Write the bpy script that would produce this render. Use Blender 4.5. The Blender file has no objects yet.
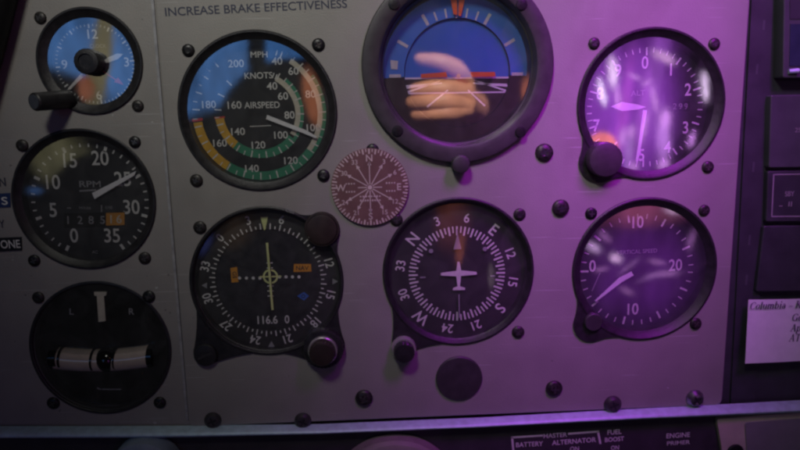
import bpy, bmesh, math, random
from mathutils import Vector, Matrix
random.seed(7)
sc = bpy.context.scene
COL = sc.collection
PI = math.pi
MM = 0.001

# ------------------------------------------------------------------ camera
F = 580.0; D = 0.28
pitch, yaw, roll = map(math.radians, (9.238, 1.897, -1.073))
fw = Vector((math.sin(yaw)*math.cos(pitch), math.cos(yaw)*math.cos(pitch), -math.sin(pitch)))
rt = Vector((math.cos(yaw), -math.sin(yaw), 0)); up = rt.cross(fw)
c_, s_ = math.cos(roll), math.sin(roll)
rt, up = rt*c_+up*s_, up*c_-rt*s_
CAM = Vector((0, -D, 0))
cam = bpy.data.cameras.new('camera'); co = bpy.data.objects.new('camera', cam); COL.objects.link(co)
cam.sensor_width = 36; cam.lens = F/800*36; cam.clip_start = 0.005; cam.clip_end = 50
M = Matrix((rt, up, -fw)).transposed().to_4x4(); M.translation = CAM
co.matrix_world = M
sc.camera = co
cam.dof.use_dof = True; cam.dof.focus_distance = 0.262; cam.dof.aperture_fstop = 12.0

def ray(px, py):
    return fw + rt*((px-400)/F) - up*((py-225)/F)
def P(px, py, y=0.0):
    """point of the plane at depth y (metres behind the panel face)"""
    d = ray(px, py); t = (y-CAM.y)/d.y
    return CAM + d*t
def S(px, py, y=0.0):
    """metres per pixel there"""
    return ((P(px+1, py, y)-P(px-1, py, y)).length + (P(px, py+1, y)-P(px, py-1, y)).length)/4
def tilt(px, py, y=0.0):
    v = P(px, py-4, y)-P(px, py+4, y)
    h = P(px+4, py, y)-P(px-4, py, y)
    return 0.5*(math.atan2(v.x, v.z) - math.atan2(h.z, h.x))

# ------------------------------------------------------------------ materials
def mat(name, col, rough=0.5, metal=0.0, var=0.12, scale=180.0, bump=0.0, bscale=900.0, spec=0.5, coat=0.0):
    m = bpy.data.materials.new(name); m.use_nodes = True
    nt = m.node_tree; b = nt.nodes['Principled BSDF']; L = nt.links
    tc = nt.nodes.new('ShaderNodeTexCoord')
    n = nt.nodes.new('ShaderNodeTexNoise'); n.inputs['Scale'].default_value = scale; n.inputs['Detail'].default_value = 5
    L.new(tc.outputs['Object'], n.inputs['Vector'])
    r = nt.nodes.new('ShaderNodeMapRange'); r.inputs['From Min'].default_value = 0.3; r.inputs['From Max'].default_value = 0.7
    r.inputs['To Min'].default_value = 1-var; r.inputs['To Max'].default_value = 1+var
    L.new(n.outputs['Fac'], r.inputs['Value'])
    x = nt.nodes.new('ShaderNodeVectorMath'); x.operation = 'SCALE'; x.inputs[0].default_value = col[:3]
    L.new(r.outputs['Result'], x.inputs['Scale']); L.new(x.outputs['Vector'], b.inputs['Base Color'])
    r2 = nt.nodes.new('ShaderNodeMapRange'); r2.inputs['To Min'].default_value = max(0.02, rough-0.1); r2.inputs['To Max'].default_value = min(1, rough+0.1)
    L.new(n.outputs['Fac'], r2.inputs['Value']); L.new(r2.outputs['Result'], b.inputs['Roughness'])
    b.inputs['Metallic'].default_value = metal
    b.inputs['Specular IOR Level'].default_value = spec
    b.inputs['Coat Weight'].default_value = coat
    if bump:
        n2 = nt.nodes.new('ShaderNodeTexNoise'); n2.inputs['Scale'].default_value = bscale; n2.inputs['Detail'].default_value = 3
        L.new(tc.outputs['Object'], n2.inputs['Vector'])
        bp = nt.nodes.new('ShaderNodeBump'); bp.inputs['Strength'].default_value = bump; bp.inputs['Distance'].default_value = 0.0004
        L.new(n2.outputs['Fac'], bp.inputs['Height']); L.new(bp.outputs['Normal'], b.inputs['Normal'])
    return m

def worn_paint(name, col):
    m = mat(name, col, 0.55, var=0.07, scale=45, bump=0.35, bscale=1500)
    nt = m.node_tree; L = nt.links; b = nt.nodes['Principled BSDF']
    tc = nt.nodes.new('ShaderNodeTexCoord'); src = b.inputs['Base Color'].links[0].from_socket
    def noise(scale, rot, sc3, detail=3, dist=0.0):
        mp = nt.nodes.new('ShaderNodeMapping'); mp.inputs['Rotation'].default_value = (0, rot, 0); mp.inputs['Scale'].default_value = sc3
        L.new(tc.outputs['Object'], mp.inputs['Vector'])
        n = nt.nodes.new('ShaderNodeTexNoise'); n.inputs['Scale'].default_value = scale; n.inputs['Detail'].default_value = detail; n.inputs['Distortion'].default_value = dist
        L.new(mp.outputs[0], n.inputs['Vector']); return n.outputs['Fac']
    def ramp(f, lo, hi, a, c):
        r = nt.nodes.new('ShaderNodeMapRange'); r.interpolation_type = 'SMOOTHSTEP'
        for k, q in (('From Min', lo), ('From Max', hi), ('To Min', a), ('To Max', c)): r.inputs[k].default_value = q
        L.new(f, r.inputs['Value']); return r.outputs['Result']
    def mixc(fac, c):
        nonlocal src
        x = nt.nodes.new('ShaderNodeMixRGB'); L.new(fac, x.inputs['Fac']); L.new(src, x.inputs['Color1']); x.inputs['Color2'].default_value = (*c, 1); src = x.outputs[0]
    mixc(ramp(noise(14, .4, (1, 1, 1), 6, 1.2), .52, .72, 0, .30), (col[0]*.62, col[1]*.60, col[2]*.55))          # grime
    mixc(ramp(noise(20, .35, (1.2, 1, 42), 2), .68, .73, 0, .5), (.52, .51, .50))                             # scratches
    mixc(ramp(noise(20, -.9, (1, 1, 50), 2), .69, .74, 0, .45), (.50, .50, .50))
    mixc(ramp(noise(260, 0, (1, 1, 1), 2), .74, .77, 0, .7), (.10, .10, .10))                                   # chips
    mixc(ramp(noise(190, .2, (1, 1, 1), 2), .755, .78, 0, .6), (.60, .60, .58))
    L.new(src, b.inputs['Base Color'])
    L.new(ramp(noise(30, 0, (1, 1, 1), 5, 1.5), .3, .7, .42, .68), b.inputs['Roughness'])
    return m

def glass_mat(name, k):
    m = bpy.data.materials.new(name); m.use_nodes = True; nt = m.node_tree; L = nt.links
    nt.nodes.remove(nt.nodes['Principled BSDF'])
    tr = nt.nodes.new('ShaderNodeBsdfTransparent'); gl = nt.nodes.new('ShaderNodeBsdfGlossy')
    gl.inputs['Roughness'].default_value = 0.035; gl.inputs['Color'].default_value = (1, 1, 1, 1)
    lw = nt.nodes.new('ShaderNodeLayerWeight'); lw.inputs['Blend'].default_value = 0.25
    ma = nt.nodes.new('ShaderNodeMath'); ma.operation = 'MULTIPLY_ADD'; ma.inputs[1].default_value = 0.5; ma.inputs[2].default_value = k
    L.new(lw.outputs['Fresnel'], ma.inputs[0])
    tc = nt.nodes.new('ShaderNodeTexCoord'); n = nt.nodes.new('ShaderNodeTexNoise'); n.inputs['Scale'].default_value = 55; n.inputs['Detail'].default_value = 4
    L.new(tc.outputs['Object'], n.inputs['Vector'])
    bp = nt.nodes.new('ShaderNodeBump'); bp.inputs['Strength'].default_value = 0.05; bp.inputs['Distance'].default_value = 0.0003
    L.new(n.outputs['Fac'], bp.inputs['Height']); L.new(bp.outputs['Normal'], gl.inputs['Normal'])
    # film of dust and wiping smears on the pane
    df = nt.nodes.new('ShaderNodeBsdfDiffuse'); df.inputs['Color'].default_value = (0.6, 0.6, 0.6, 1)
    n3 = nt.nodes.new('ShaderNodeTexNoise'); n3.inputs['Scale'].default_value = 70; n3.inputs['Detail'].default_value = 6; n3.inputs['Distortion'].default_value = 1.5
    L.new(tc.outputs['Object'], n3.inputs['Vector'])
    r3 = nt.nodes.new('ShaderNodeMapRange'); r3.inputs['From Min'].default_value = 0.35; r3.inputs['From Max'].default_value = 0.75
    r3.inputs['To Min'].default_value = 0.012; r3.inputs['To Max'].default_value = 0.05
    L.new(n3.outputs['Fac'], r3.inputs['Value'])
    m1 = nt.nodes.new('ShaderNodeMixShader'); m2 = nt.nodes.new('ShaderNodeMixShader')
    L.new(ma.outputs[0], m1.inputs['Fac']); L.new(tr.outputs[0], m1.inputs[1]); L.new(gl.outputs[0], m1.inputs[2])
    L.new(r3.outputs['Result'], m2.inputs['Fac']); L.new(m1.outputs[0], m2.inputs[1]); L.new(df.outputs[0], m2.inputs[2])
    L.new(m2.outputs[0], nt.nodes['Material Output'].inputs['Surface'])
    return m

PAINT = worn_paint('grey_panel_paint', (0.305, 0.293, 0.27))
PAINT_EDGE = mat('pale_bevel_line', (0.34, 0.34, 0.345), 0.4, var=0.2, scale=300)  # bevel's light line put into a paler strip colour
BLACK = mat('black_bezel', (0.024, 0.023, 0.025), 0.38, var=0.3, scale=300, bump=0.4, bscale=2200)
GREYBEZ = mat('charcoal_bezel', (0.045, 0.042, 0.044), 0.45, var=0.2, scale=200, bump=0.2, bscale=2200)
BROWNBLK = mat('flare_tinted_black', (0.035, 0.024, 0.020), 0.45, var=0.2, scale=200)  # reddish flare veil put into the colour of black plastic
DIAL = mat('matt_black_dial', (0.014, 0.015, 0.018), 0.75, var=0.2, scale=120)
CARD = mat('dark_card', (0.022, 0.021, 0.022), 0.7, var=0.2, scale=120)
WHITE = mat('white_dial_paint', (0.72, 0.72, 0.68), 0.6, var=0.08, scale=400)
BRIGHT = mat('bright_white_paint', (0.90, 0.90, 0.90), 0.5, var=0.05, scale=400)
DIM = mat('faded_dial_paint', (0.30, 0.30, 0.31), 0.6, var=0.1, scale=400)
CREAM = mat('cream_paint', (0.62, 0.58, 0.46), 0.6, var=0.1, scale=400)
INK = mat('blue_black_ink', (0.035, 0.040, 0.075), 0.6, var=0.2, scale=500)
GREEN = mat('green_arc_paint', (0.035, 0.27, 0.145), 0.6, var=0.12, scale=300)
YELLOW = mat('yellow_arc_paint', (0.70, 0.40, 0.03), 0.6, var=0.12, scale=300)
RED = mat('red_mark_paint', (0.65, 0.06, 0.04), 0.5)
ORANGE = mat('orange_paint', (0.95, 0.16, 0.02), 0.5, var=0.06)
AMBER = mat('amber_flag', (0.62, 0.27, 0.02), 0.6)
BLUEFLAG = mat('blue_flag', (0.03, 0.12, 0.45), 0.6)
LIME = mat('lime_paint', (0.66, 0.72, 0.30), 0.55)
SKYBLUE = mat('sky_blue_dial', (0.07, 0.24, 0.72), 0.6, var=0.06, scale=50)
SKYBLUE2 = mat('deep_blue_dial', (0.05, 0.20, 0.64), 0.6, var=0.06, scale=50)
EARTH = mat('dark_brown_dial', (0.035, 0.022, 0.018), 0.7)
TUBE = mat('pale_liquid_tube', (0.48, 0.41, 0.35), 0.15, var=0.1, scale=150, coat=0.8)
BALL = mat('black_ball', (0.008, 0.008, 0.008), 0.12)
ROSE = mat('flare_tinted_card', (0.175, 0.092, 0.084), 0.55, var=0.15, scale=130)  # red cast of the flare put into the card's colour
ROSEINK = mat('pink_print', (0.62, 0.51, 0.48), 0.6)
SCREWBLK = mat('black_screw', (0.018, 0.018, 0.020), 0.4, metal=0.3, var=0.3, scale=500)
SCREWWORN = mat('worn_black_screw', (0.04, 0.037, 0.035), 0.42, metal=0.4, var=0.7, scale=900)
SLOTWORN = mat('worn_slot_metal', (0.13, 0.12, 0.11), 0.4, metal=0.7, var=0.4, scale=900)
STEEL = mat('dull_steel', (0.30, 0.30, 0.32), 0.32, metal=0.9, var=0.2, scale=500)
ALU = mat('painted_alloy_lip', (0.60, 0.80, 0.90), 0.45, metal=0.15, var=0.12, scale=250)
SILVER = mat('pale_metal_ring', (0.62, 0.58, 0.58), 0.3, metal=0.6)
RADIOBLK = mat('radio_black', (0.042, 0.046, 0.052), 0.5, var=0.2, scale=90, bump=0.2)
RADIOFACE = mat('radio_face', (0.072, 0.078, 0.086), 0.45, var=0.15, scale=90, bump=0.2)
SCREEN = mat('dark_screen', (0.035, 0.05, 0.085), 0.2)
GREYLINE = mat('grey_print', (0.30, 0.29, 0.30), 0.6)
SUBPANEL = mat('dark_switch_panel', (0.045, 0.040, 0.048), 0.55, var=0.2, scale=80, bump=0.25)
PAPER = mat('white_paper', (0.86, 0.86, 0.88), 0.8, var=0.04, scale=200, bump=0.1)
TEXTINK = mat('printed_ink', (0.05, 0.03, 0.09), 0.7)
BEIGE = mat('beige_plate', (0.58, 0.52, 0.42), 0.5, var=0.1, scale=90)
GREYPLATE = mat('grey_plate_face', (0.25, 0.24, 0.26), 0.5, var=0.1, scale=90)
CORNERBLK = mat('corner_shade_black', (0.006, 0.006, 0.007), 0.7, var=0.3, scale=300, bump=0.5, bscale=700)  # for the added roll that stands in for corner shade
BLUELABEL = mat('blue_label', (0.02, 0.04, 0.13), 0.5)
BLACKLABEL = mat('black_label', (0.010, 0.010, 0.011), 0.5)
KNOBGREY = mat('slate_knob', (0.07, 0.08, 0.10), 0.5, var=0.2)
SKIN = mat('skin', (0.70, 0.31, 0.18), 0.5, var=0.14, scale=70, bump=0.4, bscale=500)
NAIL = mat('nail', (0.72, 0.46, 0.40), 0.25)
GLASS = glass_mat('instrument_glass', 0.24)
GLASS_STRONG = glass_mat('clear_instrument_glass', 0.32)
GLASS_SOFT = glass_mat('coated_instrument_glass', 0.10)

# ------------------------------------------------------------------ mesh helpers
_tcache = {}
def text_outline(s):
    if s not in _tcache:
        cu = bpy.data.curves.new('lettering_source', 'FONT'); cu.body = s; cu.size = 1; cu.resolution_u = 4; cu.fill_mode = 'FRONT'
        cu.offset = 0.012
        o = bpy.data.objects.new('lettering_source', cu); COL.objects.link(o)
        dg = bpy.context.evaluated_depsgraph_get(); dg.update()
        me = bpy.data.meshes.new_from_object(o.evaluated_get(dg))
        v = [(p.co.x, p.co.y) for p in me.vertices]; f = [tuple(p.vertices) for p in me.polygons]
        bpy.data.objects.remove(o); bpy.data.curves.remove(cu); bpy.data.meshes.remove(me)
        x0 = min(p[0] for p in v); x1 = max(p[0] for p in v); y0 = min(p[1] for p in v); y1 = max(p[1] for p in v)
        capped = 0.729
        v = [((p[0]-(x0+x1)/2)/capped, (p[1]-(y0+y1)/2)/capped) for p in v]
        _tcache[s] = (v, f)
    return _tcache[s]

class MB:
    def __init__(self): self.v = []; self.f = []; self.m = []
    def add(self, v, f, m=0):
        n = len(self.v); self.v += [tuple(p) for p in v]
        self.f += [tuple(i+n for i in q) for q in f]; self.m += [m]*len(f)
    def lathe(self, prof, cx=0, cz=0, n=96, m=0, sx=1, sz=1):
        v = []; f = []
        for r, y in prof:
            for i in range(n):
                a = 2*PI*i/n; v.append((cx+r*sx*math.sin(a), y, cz+r*sz*math.cos(a)))
        for k in range(len(prof)-1):
            for i in range(n):
                j = (i+1) % n; f.append((k*n+i, k*n+j, (k+1)*n+j, (k+1)*n+i))
        self.add(v, f, m)
        return self
    def knob(self, prof, cx=0, cz=0, n=48, m=0, flute=0.0, nf=24):
        """closed lathe whose last profile ring is capped"""
        v = []; f = []
        for r, y in prof:
            for i in range(n):
                a = 2*PI*i/n; q = r*(1-flute*(0.5+0.5*math.cos(a*nf))) if r > 0 else 0
                v.append((cx+q*math.sin(a), y, cz+q*math.cos(a)))
        for k in range(len(prof)-1):
            for i in range(n):
                j = (i+1) % n; f.append((k*n+i, k*n+j, (k+1)*n+j, (k+1)*n+i))
        f.append(tuple(range((len(prof)-1)*n, len(prof)*n)))
        self.add(v, f, m)
        return self
    def disc(self, r, y, cx=0, cz=0, n=72, m=0, ri=0, sx=1, sz=1):
        if ri: return self.lathe([(ri, y), (r, y)], cx, cz, n, m)
        self.add([(cx+r*sx*math.sin(2*PI*i/n), y, cz+r*sz*math.cos(2*PI*i/n)) for i in range(n)], [tuple(range(n))], m)
        return self
    def arc(self, r0, r1, a0, a1, y, cx=0, cz=0, m=0):
        n = max(2, int(abs(a1-a0)/3)+1); v = []; f = []
        for i in range(n+1):
            a = math.radians(a0+(a1-a0)*i/n)
            v += [(cx+r0*math.sin(a), y, cz+r0*math.cos(a)), (cx+r1*math.sin(a), y, cz+r1*math.cos(a))]
        for i in range(n): f.append((2*i, 2*i+1, 2*i+3, 2*i+2))
        self.add(v, f, m); return self
    def poly(self, pts, y, thick=0.0, m=0):
        n = len(pts)
        if not thick:
            self.add([(p[0], y, p[1]) for p in pts], [tuple(range(n))], m)
        else:
            v = [(p[0], y, p[1]) for p in pts]+[(p[0], y+thick, p[1]) for p in pts]
            f = [tuple(range(n)), tuple(range(2*n-1, n-1, -1))]+[(i, (i+1) % n, n+(i+1) % n, n+i) for i in range(n)]
            self.add(v, f, m)
        return self
    def bar(self, x0, z0, x1, z1, w0, w1, y, thick=0.0, m=0):
        d = Vector((x1-x0, z1-z0)); d.normalize(); nx, nz = -d.y, d.x
        return self.poly([(x0+nx*w0/2, z0+nz*w0/2), (x1+nx*w1/2, z1+nz*w1/2), (x1-nx*w1/2, z1-nz*w1/2), (x0-nx*w0/2, z0-nz*w0/2)], y, thick, m)
    def tick(self, r0, r1, a, w, y, cx=0, cz=0, m=0):
        a = math.radians(a); s, c = math.sin(a), math.cos(a)
        return self.bar(cx+r0*s, cz+r0*c, cx+r1*s, cz+r1*c, w, w, y, 0, m)
    def text(self, s, x, z, h, y, rot=0.0, m=0, wide=1.0):
        v, f = text_outline(s); a = math.radians(rot); c, s_ = math.cos(a), math.sin(a)   # rot clockwise
        self.add([(x+h*(wide*p[0]*c+p[1]*s_), y, z+h*(-wide*p[0]*s_+p[1]*c)) for p in v], f, m); return self
    def tube(self, pts, rad, n=12, m=0, caps=True):
        v = []; f = []; k = len(pts)
        rad = rad if isinstance(rad, (list, tuple)) else [rad]*k
        for i, p in enumerate(pts):
            p = Vector(p); t = Vector(pts[min(i+1, k-1)])-Vector(pts[max(i-1, 0)]); t.normalize()
            u = t.cross(Vector((0, 0, 1)) if abs(t.z) < .9 else Vector((0, 1, 0))).normalized(); w = t.cross(u)
            for j in range(n):
                a = 2*PI*j/n; v.append(p+(u*math.cos(a)+w*math.sin(a))*rad[i])
        for i in range(k-1):
            for j in range(n):
                q = (j+1) % n; f.append((i*n+j, i*n+q, (i+1)*n+q, (i+1)*n+j))
        if caps: f += [tuple(range(n-1, -1, -1)), tuple(range((k-1)*n, k*n))]
        self.add(v, f, m); return self
    def build(self, name, mats, parent=None, smooth=True):
        me = bpy.data.meshes.new(name); me.from_pydata(self.v, [], self.f)
        for q in (mats if isinstance(mats, (list, tuple)) else [mats]): me.materials.append(q)
        for p, k in zip(me.polygons, self.m): p.material_index = k
        bm = bmesh.new(); bm.from_mesh(me); bmesh.ops.recalc_face_normals(bm, faces=bm.faces); bm.to_mesh(me); bm.free()
        if smooth:
            for p in me.polygons: p.use_smooth = True
            me.set_sharp_from_angle(angle=math.radians(32))
        o = bpy.data.objects.new(name, me); COL.objects.link(o)
        if parent: o.parent = parent
        return o

def tag(o, label, cat=None, group=None, kind=None):
    o['label'] = label
    if cat: o['category'] = cat
    if group: o['group'] = group
    if kind: o['kind'] = kind
    return o
def empty(name, loc, label, cat, group=None):
    o = bpy.data.objects.new(name, None); COL.objects.link(o); o.location = loc; o.empty_display_size = 0.01
    return tag(o, label, cat, group)

def sheet(name, outline, holes, y0, thick, m, bev=0.0005, parent=None):
    """flat sheet in the panel plane with round holes cut through it, bevelled edges"""
    cu = bpy.data.curves.new(name, 'CURVE'); cu.dimensions = '2D'; cu.fill_mode = 'BOTH'
    cu.extrude = thick/2-bev; cu.bevel_depth = bev; cu.bevel_resolution = 2; cu.offset = -bev
    def spl(pts):
        s = cu.splines.new('POLY'); s.points.add(len(pts)-1)
        for q, p in zip(s.points, pts): q.co = (p[0], p[1], 0, 1)
        s.use_cyclic_u = True
    spl(outline)
    for cx, cz, r in holes:
        n = 96; spl([(cx+r*math.cos(-2*PI*i/n), cz+r*math.sin(-2*PI*i/n)) for i in range(n)])
    o = bpy.data.objects.new(name, cu); COL.objects.link(o)
    dg = bpy.context.evaluated_depsgraph_get(); dg.update()
    me = bpy.data.meshes.new_from_object(o.evaluated_get(dg))
    bpy.data.objects.remove(o); bpy.data.curves.remove(cu)
    me.transform(Matrix.Rotation(PI/2, 4, 'X')); me.transform(Matrix.Translation((0, y0+thick/2, 0)))
    me.name = name; me.materials.clear(); me.materials.append(m)
    o = bpy.data.objects.new(name, me); COL.objects.link(o)
    if parent: o.parent = parent
    return o
def rounded(pts, r, n=6):
    out = []; k = len(pts)
    for i in range(k):
        p = Vector(pts[i]); a = Vector(pts[i-1]); b = Vector(pts[(i+1) % k])
        d0 = (a-p); d1 = (b-p); q = min(r, d0.length*.45, d1.length*.45); d0.normalize(); d1.normalize()
        A = p+d0*q; B = p+d1*q
        for j in range(n+1):
            t = j/n; out.append(tuple((1-t)**2*A+2*t*(1-t)*p+t*t*B))
    return out
def XZ(px, py, y=0.0):
    p = P(px, py, y); return (p.x, p.z)
def quad(pts, y=0.0): return [XZ(a, b, y) for a, b in pts]

# ------------------------------------------------------------------ gauge frame
holes_left, holes_main = [], []
class Gauge:
    """an instrument set into the panel: all its measures in pixels of the photograph at its own distance"""
    def __init__(self, name, label, cat, px, py, R, ddepth=5.0, hole=None, face=0.0, group='round flight instruments'):
        p = P(px, py, face); self.px, self.py, self.y0 = px, py, face
        self.o = empty(name, p, label, cat, group); self.c = p
        self.s = S(px, py, face); self.R = R*self.s; self.dd = ddepth*MM
        if hole is not None: hole.append((p.x, p.z, self.R-0.7*self.s))
    def at(self, px, py, y):                   # pixel -> local x, z on the plane at local depth y
        q = P(px, py, self.y0+y); return q.x-self.c.x, q.z-self.c.z
    def rot(self, px, py): return math.degrees(tilt(px, py, self.y0))
    def T(self, mb, s, px, py, h, y, rot=0.0, m=0, wide=1.0):
        x, z = self.at(px, py, y); mb.text(s, x, z, h*self.s, y, rot+self.rot(px, py), m, wide)
    def B(self, mb, a, b, w0, w1, y, thick=0.0, m=0):
        x0, z0 = self.at(a[0], a[1], y); x1, z1 = self.at(b[0], b[1], y); mb.bar(x0, z0, x1, z1, w0*self.s, w1*self.s, y, thick, m)
    def poly(self, mb, pts, y, thick=0.0, m=0): mb.poly([self.at(a, b, y) for a, b in pts], y, thick, m)
    def bezel(self, Ri, m=BLACK, lip=0.9, name='bezel'):
        s = self.s; R = self.R; ri = Ri*s; mb = MB()
        mb.lathe([(R-0.8*s, 0.004), (R-0.8*s, 0.0), (R+0.1*s, -0.0001), (R+0.1*s, -lip*MM*.6), (R-1.0*s, -lip*MM), (R-2.2*s, -lip*MM),
                  (R-3.2*s, -lip*MM*.4), (ri+1.0*s, 0.0010), (ri, 0.0013), (ri-0.2*s, 0.0022), (ri-0.6*s, self.dd+0.0003)])
        self.ri = ri
        return mb.build(name, m, self.o)
    def dial(self, m=DIAL, R=None, cx=0, cz=0, name='dial'):
        r = (self.ri-0.3*self.s) if R is None else R*self.s
        return MB().disc(r, self.dd, cx, cz).build(name, m, self.o)
    def glass(self, m=GLASS, r=None, y=0.0015):
        mb = MB(); mb.disc((self.ri-0.1*self.s) if r is None else r*self.s, y)
        return mb.build('glass', m, self.o)
Y1 = -0.00012      # paint sits this far in front of what carries it

# ================================================================== clock
g = Gauge('panel_clock', 'small round clock with black centre hub and red second hand', 'clock', 90, 61.5, 53.5, 4.5, holes_left, 0.0015)
g.bezel(43.5); d = g.dial(); y = g.dd+Y1
mb = MB(); dc = g.at(95, 64, y)
for i in range(60):
    a = i*6-4; big = i % 5 == 0
    mb.tick((36 if big else 38)*g.s, 40.5*g.s, a, (1.5 if big else .8)*g.s, y, *dc)
for t, px, py in (('12', 92.5, 34), ('3', 126.5, 62), ('6', 99, 95), ('9', 64.5, 64.5)): g.T(mb, t, px, py, 9.5, y, -3)
mb.build('numerals', WHITE, d)
mb = MB(); g.T(mb, 'CLOCK', 98, 46, 3.6, y, -3); mb.build('lettering', DIM, d)
yh = g.dd-0.0012
mb = MB(); g.poly(mb, [(100, 63), (108, 57.5), (117, 53.5), (123, 54), (118, 59), (108, 62.5)], yh, 0.0003); mb.build('hour_hand', WHITE, g.o)
mb = MB(); g.B(mb, (88, 69), (69, 89), 4.5, 2.2, yh-.0005, .0003); mb.build('minute_hand', WHITE, g.o)
mb = MB(); g.B(mb, (92, 64), (116, 80), 1.2, 1.2, yh-.0009, .0002); g.poly(mb, [(114, 82), (118, 77.5), (123.5, 85)], yh-.0009, .0002); mb.build('second_hand', RED, g.o)
g.glass(y=0.0009)
hx, hz = g.at(91, 62.5, 0)
mb = MB(); s = g.s; mb.knob([(13*s, .0012), (13*s, -.004), (12*s, -.0048), (8*s, -.0052), (7.6*s, -.0052), (7.4*s, -.0046)], hx, hz, flute=.03, nf=30); mb.build('hub_knob', BLACK, g.o)
a = Vector((*g.at(68, 99, 0), 0)); b = P(34, 102, -0.013)-g.c
mb = MB(); A = Vector((a.x, 0.001, a.y)); B = b
mb.tube([A, A.lerp(B, .3), A.lerp(B, .97), B], [9.5*s, 9.2*s, 9.0*s, 8.0*s], 32); ks = mb.build('setting_knob', BLACK, g.o)
dv = (B-A).normalized(); mb = MB(); mb.tube([B-dv*.0002, B+dv*.0003], [7.2*s, 6.8*s], 32); mb.build('knob_cap', KNOBGREY, ks)

# ================================================================== tachometer
g = Gauge('tachometer', 'round RPM gauge with long white needle and orange hour digits', 'gauge', 84.5, 200, 71, 5.5, holes_left, 0.0015)
g.bezel(63); d = g.dial(); y = g.dd+Y1; s = g.s
mb = MB()
for t, px, py in (('0', 74, 235.5), ('5', 53, 210), ('10', 53, 182), ('15', 70, 160.5), ('20', 100, 158), ('25', 122.5, 179), ('30', 131.5, 207), ('35', 112, 235.5)): g.T(mb, t, px, py, 15, y, -2, wide=.86)
dc = g.at(90, 201, y); A0 = 210
for i in range(36):
    a = A0+i*300/35; big = i % 5 == 0
    mb.tick((53 if big else 55)*s, 59*s, a, (3.0 if big else 1.5)*s, y, *dc)
mb.build('numerals', WHITE, d)
mb = MB(); g.T(mb, 'RPM', 90, 184, 6.5, y, -2, wide=1.35); g.B(mb, (79.5, 191), (96, 190), 1.6, 1.6, y); g.T(mb, 'AC', 95, 252, 3.2, y)
g.B(mb, (101.5, 205), (101.5, 212), 1, 1, y); g.T(mb, 'HOURS', 85, 208, 2.6, y); g.T(mb, '1/10', 109, 207.5, 3, y); g.B(mb, (67, 208), (71, 208), 1, 1, y)
mb.build('lettering', DIM, d)
mb = MB(); g.poly(mb, [(64, 213.5), (125, 211.5), (125, 226), (64, 228)], y-.00004); hm = mb.build('hour_meter', BALL, d)
mb = MB()
for t, px in (('1', 68), ('2', 80), ('8', 91), ('5', 102.5)): g.T(mb, t, px, 220, 8.5, y-.0001)
mb.build('digits', DIM, hm)
mb = MB(); g.poly(mb, [(106, 213), (124.5, 212.5), (124.5, 225), (106, 225.5)], y-.0001); ob = mb.build('tenths_drum', AMBER, hm)
mb = MB(); g.T(mb, '1', 111, 219.3, 9, y-.00018); g.T(mb, '6', 119, 219, 9, y-.00018)
mb.build('digits', CREAM, hm)
mb = MB(); yn = g.dd-.0016
g.poly(mb, [(92, 193), (94.5, 199), (134, 175.5), (136, 171), (131, 173.5)], yn, .0005); mb.build('needle', BRIGHT, g.o)
g.glass(y=0.0012)

# ================================================================== turn coordinator
g = Gauge('turn_coordinator', 'round black turn and slip gauge with pale ball tube, lowest of the left column', 'gauge', 101, 348.5, 68.5, 4.5, holes_left, 0.0015)
g.bezel(65, lip=.6); d = g.dial(BALL); y = g.dd+Y1; s = g.s
for t, px in (('L', 71.5), ('R', 131.5)): mb = MB(); g.T(mb, t, px, 311.5, 6.5, y); mb.build('lettering', DIM, d)
mb = MB(); g.poly(mb, [(94, 292), (106.5, 292), (106, 295.5), (103.8, 296), (105.5, 321), (98.5, 322), (96.8, 296), (94.4, 295.5)], g.dd-.001, .0006); mb.build('turn_pointer', CREAM, g.o)
yt = .0038
pts = []
for i in range(17):
    t = -1+2*i/16; px = 105+47*t; py = 360-3.5*t*t+(-1.2*t)
    q = P(px, py, g.y0+yt)-g.c; pts.append(q)
mb = MB(); mb.tube(pts, 11.3*s, 24); tb = mb.build('slip_tube', TUBE, g.o)
q = P(109, 358.5, g.y0+yt)-g.c
mb = MB(); mb.lathe([(r*12.6*s, q.y-.0004+zz*12.6*s) for r, zz in [(0.02, -1)]+[(math.sin(k*PI/12), -math.cos(k*PI/12)) for k in range(1, 12)]], q.x, q.z, 32); mb.build('slip_ball', BALL, tb)
for px, py, w in ((57.5, 356.5, 7), (64, 357.3, 2.2), (95.6, 359.2, 2.0), (117.8, 358.4, 1.6), (152.5, 355.2, 5)):
    q = P(px, py, g.y0+yt)-g.c
    mb = MB(); mb.tube([(q.x-w*s/2, q.y, q.z+.1*s), (q.x+w*s/2, q.y, q.z)], 12*s, 24); mb.build('tube_band', BALL, tb)
mb = MB(); g.B(mb, (97, 388), (101, 389.5), 1.6, 1.2, y); g.B(mb, (102, 389.3), (121, 389.3), 1.2, 1.0, y); mb.build('marking', DIM, d)
g.glass(GLASS_SOFT, y=0.0004)
for o in list(g.o.children):
    if o.name.startswith('glass'): o.location.y = -.0003

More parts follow.
